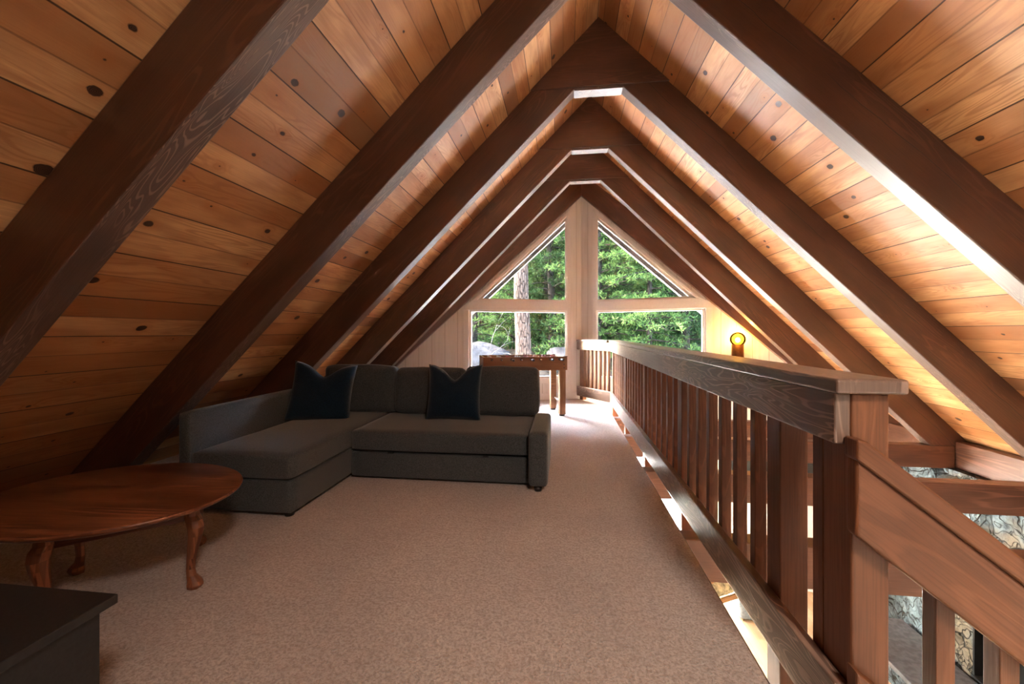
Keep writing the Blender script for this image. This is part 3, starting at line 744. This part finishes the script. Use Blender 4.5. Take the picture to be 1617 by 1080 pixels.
# television on the lower end wall
t = thing('television', 'black flat television on the lower cream wall behind the balusters', 'television', (2.75, prow(2.75), -.8))
b = MB(); b.prism([(2.25, -1.15), (3.35, -1.15), (3.35, -.50), (2.25, -.50)], lambda x: prow(x) - .06, lambda x: prow(x) - .001); b.obj('frame', 'plastic', t, bevel=.004)
b = MB(); b.prism([(2.27, -1.13), (3.33, -1.13), (3.33, -.52), (2.27, -.52)], lambda x: prow(x) - .063, lambda x: prow(x) - .0605); b.obj('screen', 'black', t)
# armchair in the lower room
AC = Vector((1.62, 5.85, ZL))
t = thing('armchair', 'honey wooden armchair with floral cushions in the lower room under the railing', 'chair', AC)
Ra = Matrix.Rotation(.5, 3, 'Z')
def ab(b, a, c_, L=None):
    o = len(b.v); b.box(a, c_, L)
    for i in range(o, len(b.v)): b.v[i] = Ra @ b.v[i] + AC
    return b
for x in (-.31, .27):
    for y, h_ in ((-.3, .62), (.26, .95)): ab(MB(), (x, y, 0), (x + .04, y + .04, h_)).obj('leg', 'chairwood', t, bevel=.003)
    ab(MB(), (x - .01, -.33, .621), (x + .05, .28, .65)).obj('arm_rest', 'chairwood', t, bevel=.004)
b = MB()
for y in (-.29, .27): ab(b, (-.27, y, .30), (.27, y + .025, .36))
b2 = ab(b, (-.30, -.26, .31), (-.28, .26, .35)); ab(b, (.28, -.26, .31), (.30, .26, .35)); b.obj('seat_frame', 'chairwood', t)
b = MB(); b.soft((0, 0, 0), (.26, .27, .075), .05, (0, 0, .02), 8); b.v = [Ra @ (p + Vector((0, -.01, .437))) + AC for p in b.v]; b.obj('seat_cushion', 'floral', t)
b = MB(); b.soft((0, 0, 0), (.25, .07, .24), .05, (0, .03, 0), 8); b.v = [Ra @ (p + Vector((0, .19, .76))) + AC for p in b.v]; b.obj('back_cushion', 'floral', t)
b = MB(); b.soft((0, 0, 0), (.2, .2, .14), .06, (0, 0, .02), 8); b.v = [p + Vector((2.15, 5.9, ZL + .145)) for p in b.v]
o = b.obj('floor_cushion', 'bluegrey', org=(2.15, 5.9, ZL)); tag(o, 'blue-grey floor cushion beside the armchair in the lower room', 'cushion')

# ---------------------------------------------------------------- outdoors
def gz(x, y):
    t_ = max(0, min(1, (y - 10) / 9)); t_ = t_ * t_ * (3 - 2 * t_)
    return -3.0 + t_ * 3.0 + max(0, y - 19) * .12 + max(0, y - 27) * .55 + .35 * noise.noise(Vector((x * .25, y * .25, 0))) * (1 if y > 10 else .2)
b = MB(); nx, ny = 70, 60; v = []
for j in range(ny + 1):
    for i in range(nx + 1):
        x = -30 + 60 * i / nx; y = -8 + 62 * j / ny; v.append((x, y, gz(x, y) if y > 8.5 or abs(x) > 5 else -3.05))
b.add(v, [(j * (nx + 1) + i, j * (nx + 1) + i + 1, (j + 1) * (nx + 1) + i + 1, (j + 1) * (nx + 1) + i) for j in range(ny) for i in range(nx)], smooth=True)
o = struct(b.obj('ground', 'soil')); o.data.materials.append(M['hill']); o.data.materials.append(M['bounce_court'])
for p_ in o.data.polygons:
    if p_.center.y > 24: p_.material_index = 1
    elif p_.center.y < 13.5: p_.material_index = 2
b = MB(); b.prism([(-4.5, -2.72), (4.5, -2.72), (4.5, -2.66), (-4.5, -2.66)], lambda x: prow(x) + .14, lambda x: 10.6); o = struct(b.obj('floor_deck', 'deck'))
# boulders
def boulder(label, c, r, seed, mat='rock'):
    b = MB(); n, m = 20, 12; v = []
    for j in range(m + 1):
        for i in range(n):
            a = 2 * PI * i / n; e = PI * j / m; d = Vector((math.cos(a) * math.sin(e), math.sin(a) * math.sin(e), math.cos(e)))
            k = 1 + .28 * noise.noise(d * 1.4 + Vector((seed, 0, 0))) + .08 * noise.noise(d * 4 + Vector((0, seed, 0)))
            v.append(Vector(c) + Vector((d.x * r[0], d.y * r[1], d.z * r[2])) * k)
    fs = [(j * n + i, j * n + (i + 1) % n, (j + 1) * n + (i + 1) % n, (j + 1) * n + i) for j in range(m) for i in range(n)]
    b.add(v, fs, (1, 0, 0), True); o = b.obj('boulder', mat, org=c); tag(o, label, 'rock', 'boulders beyond the window'); return o
boulder('wide pale granite boulder at the left edge of the lower left pane', (-4.3, 17.5, .0), (1.9, 1.2, .75), 3)
boulder('pale granite boulder right of the big trunk in the lower left pane', (-.45, 17.5, -.05), (.8, .8, .6), 8)

def crown(seed, H, rmax, z0, nb, needle, tufts=7, blades=13, bl=.17, droop=.12):
    """pine boughs carrying tufts of needles"""
    rnd = random.Random(seed); b = MB(); bv = []; bf = []
    br = MB()
    for i in range(nb):
        f = (i + rnd.random()) / nb; z = z0 + (H - z0) * f
        ln = rmax * (1 - f) ** .7 * rnd.uniform(.6, 1.05) + .25; a = i * 2.399 + rnd.uniform(-.4, .4)
        d = Vector((math.cos(a), math.sin(a), 0)); up = rnd.uniform(-.1, .35)
        pts = [Vector((0, 0, z)) + d * ln * t_ + Vector((0, 0, ln * (up * t_ - droop * 2 * t_ * t_))) for t_ in (0, .35, .7, 1)]
        br.tube(pts, [.035, .025, .016, .006], 5, False)
        nt = int(tufts * (.5 + ln / rmax))
        for k in range(nt):
            t_ = rnd.uniform(.25, 1.0); i0 = min(2, int(t_ * 3)); g = t_ * 3 - i0; p = pts[i0].lerp(pts[min(3, i0 + 1)], min(1, g))
            sd_ = Vector((-d.y, d.x, 0)) * rnd.uniform(-.38, .38) * ln * (1.1 - .5 * t_)
            c_ = p + sd_ + Vector((0, 0, rnd.uniform(-.05, .12)))
            if sd_.length > .15: br.tube([p - d * .1, c_], [.008, .004], 3, False)
            for q in range(blades):
                dd = Vector((rnd.gauss(0, 1), rnd.gauss(0, 1), rnd.gauss(.35, .8))).normalized() + d * .5
                dd.normalize(); sx_ = dd.cross(Vector((rnd.random() - .5, rnd.random() - .5, rnd.random() - .5))).normalized() * bl * .075
                L_ = bl * rnd.uniform(.7, 1.3); o = len(bv)
                bv.extend([c_ - sx_ * .4, c_ + dd * L_ * .55 - sx_, c_ + dd * L_, c_ + dd * L_ * .55 + sx_]); bf.append((o, o + 1, o + 2, o + 3))
    b.add(bv, bf, (0, 0, 1))
    return b.mesh('needle_crown', needle), br.mesh('boughs', 'bark2')
def trunk(H, r, mat, lean=0):
    b = MB(); pts = [Vector((lean * (z / H) ** 1.5 + .05 * math.sin(z * .9), .04 * math.sin(z * .7 + 1), z)) for z in [H * k / 14 for k in range(15)]]
    b.tube(pts, [r * (1.15 if k == 0 else 1) * (1 - .75 * k / 14) for k in range(15)], 18); return b.mesh('trunk', mat)
def tree(label, x, y, parts, rz=0, sc_=1, group='conifers beyond the windows', z=None):
    t = thing('pine_tree', label, 'tree', (x, y, (gz(x, y) if z is None else z) - .15), group); t.rotation_euler.z = rz; t.scale = (sc_,) * 3
    for nm, me in parts:
        o = bpy.data.objects.new(nm, me); C.objects.link(o); o.parent = t
    return t
cA, bA = crown(1, 13, 2.6, 1.0, 120, 'needle', 11, 15, .21)
cB, bB = crown(2, 15, 3.0, .8, 130, 'needle2', 11, 14, .24)
cC, bC = crown(3, 11, 2.3, .5, 110, 'needle', 11, 15, .2)
cD, bD = crown(4, 19, 2.4, 6.5, 60, 'needle2', 8, 12, .22)
tA = trunk(13, .16, 'bark2', .3); tB = trunk(15, .2, 'bark2', -.4); tC = trunk(11, .12, 'bark2', .2); tD = trunk(20, .30, 'bark')
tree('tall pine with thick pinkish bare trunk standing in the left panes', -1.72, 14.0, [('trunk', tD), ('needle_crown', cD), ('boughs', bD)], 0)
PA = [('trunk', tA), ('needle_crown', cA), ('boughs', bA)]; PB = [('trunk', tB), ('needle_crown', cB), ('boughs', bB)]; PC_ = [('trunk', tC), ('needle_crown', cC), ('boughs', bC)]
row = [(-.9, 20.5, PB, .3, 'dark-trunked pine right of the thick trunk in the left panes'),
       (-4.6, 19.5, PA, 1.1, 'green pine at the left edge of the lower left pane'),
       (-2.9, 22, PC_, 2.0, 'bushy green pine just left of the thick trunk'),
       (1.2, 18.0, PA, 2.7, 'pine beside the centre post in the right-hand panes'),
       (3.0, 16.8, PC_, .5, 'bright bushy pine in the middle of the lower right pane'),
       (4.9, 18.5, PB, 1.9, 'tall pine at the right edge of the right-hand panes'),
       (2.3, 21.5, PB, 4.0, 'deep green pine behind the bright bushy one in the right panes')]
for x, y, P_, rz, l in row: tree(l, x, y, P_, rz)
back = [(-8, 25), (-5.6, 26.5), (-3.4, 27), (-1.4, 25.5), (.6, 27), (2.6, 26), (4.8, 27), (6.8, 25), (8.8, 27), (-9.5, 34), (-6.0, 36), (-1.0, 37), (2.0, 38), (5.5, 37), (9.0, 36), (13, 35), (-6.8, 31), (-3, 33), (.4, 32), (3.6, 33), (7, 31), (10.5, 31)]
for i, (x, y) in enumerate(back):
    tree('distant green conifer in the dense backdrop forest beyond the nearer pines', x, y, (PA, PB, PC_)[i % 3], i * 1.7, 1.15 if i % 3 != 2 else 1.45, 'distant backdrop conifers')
# bleached dead branches in the lower left pane
b = MB(); rnd = random.Random(5)
def twig(p, d, ln, r, dep):
    pts = [p]; q = p.copy(); dd = d.copy()
    for k in range(5):
        dd = (dd + Vector((rnd.uniform(-.4, .4), rnd.uniform(-.4, .4), rnd.uniform(-.35, .3)))).normalized(); q = q + dd * ln / 5; pts.append(q.copy())
    b.tube(pts, [r * (1 - .15 * k) for k in range(6)], 6, False)
    if dep:
        for k in (2, 3, 5): twig(pts[k], (dd + Vector((rnd.uniform(-1, 1), rnd.uniform(-.5, .5), rnd.uniform(-1, .6)))).normalized(), ln * .6, r * .6, dep - 1)
twig(Vector((-3.55, 15.5, -1.0)), Vector((.15, 0, 1)), 2.0, .018, 2); twig(Vector((-3.3, 15.4, -1.0)), Vector((.1, 0, 1)), 1.9, .018, 2)
o = b.obj('dead_shrub', 'twig', org=(-3.5, 15.5, -1.1)); tag(o, 'bleached bare dead branches tangled in the lower left pane', 'branches')
# forest undergrowth
b = MB(); rnd = random.Random(11); bv = []; bf = []
for i in range(2600):
    x = rnd.uniform(-13, 14); y = rnd.uniform(19, 40); z = gz(x, y) + rnd.random() ** 1.5 * 1.6
    for q in range(9):
        dd = Vector((rnd.gauss(0, 1), rnd.gauss(0, 1), rnd.gauss(.3, .9))).normalized(); sx_ = dd.cross(Vector((.3, 1, .2))).normalized() * .035; L_ = rnd.uniform(.2, .42); c_ = Vector((x, y, z)); o_ = len(bv)
        bv += [c_, c_ + dd * L_ * .5 - sx_, c_ + dd * L_, c_ + dd * L_ * .5 + sx_]; bf.append((o_, o_ + 1, o_ + 2, o_ + 3))
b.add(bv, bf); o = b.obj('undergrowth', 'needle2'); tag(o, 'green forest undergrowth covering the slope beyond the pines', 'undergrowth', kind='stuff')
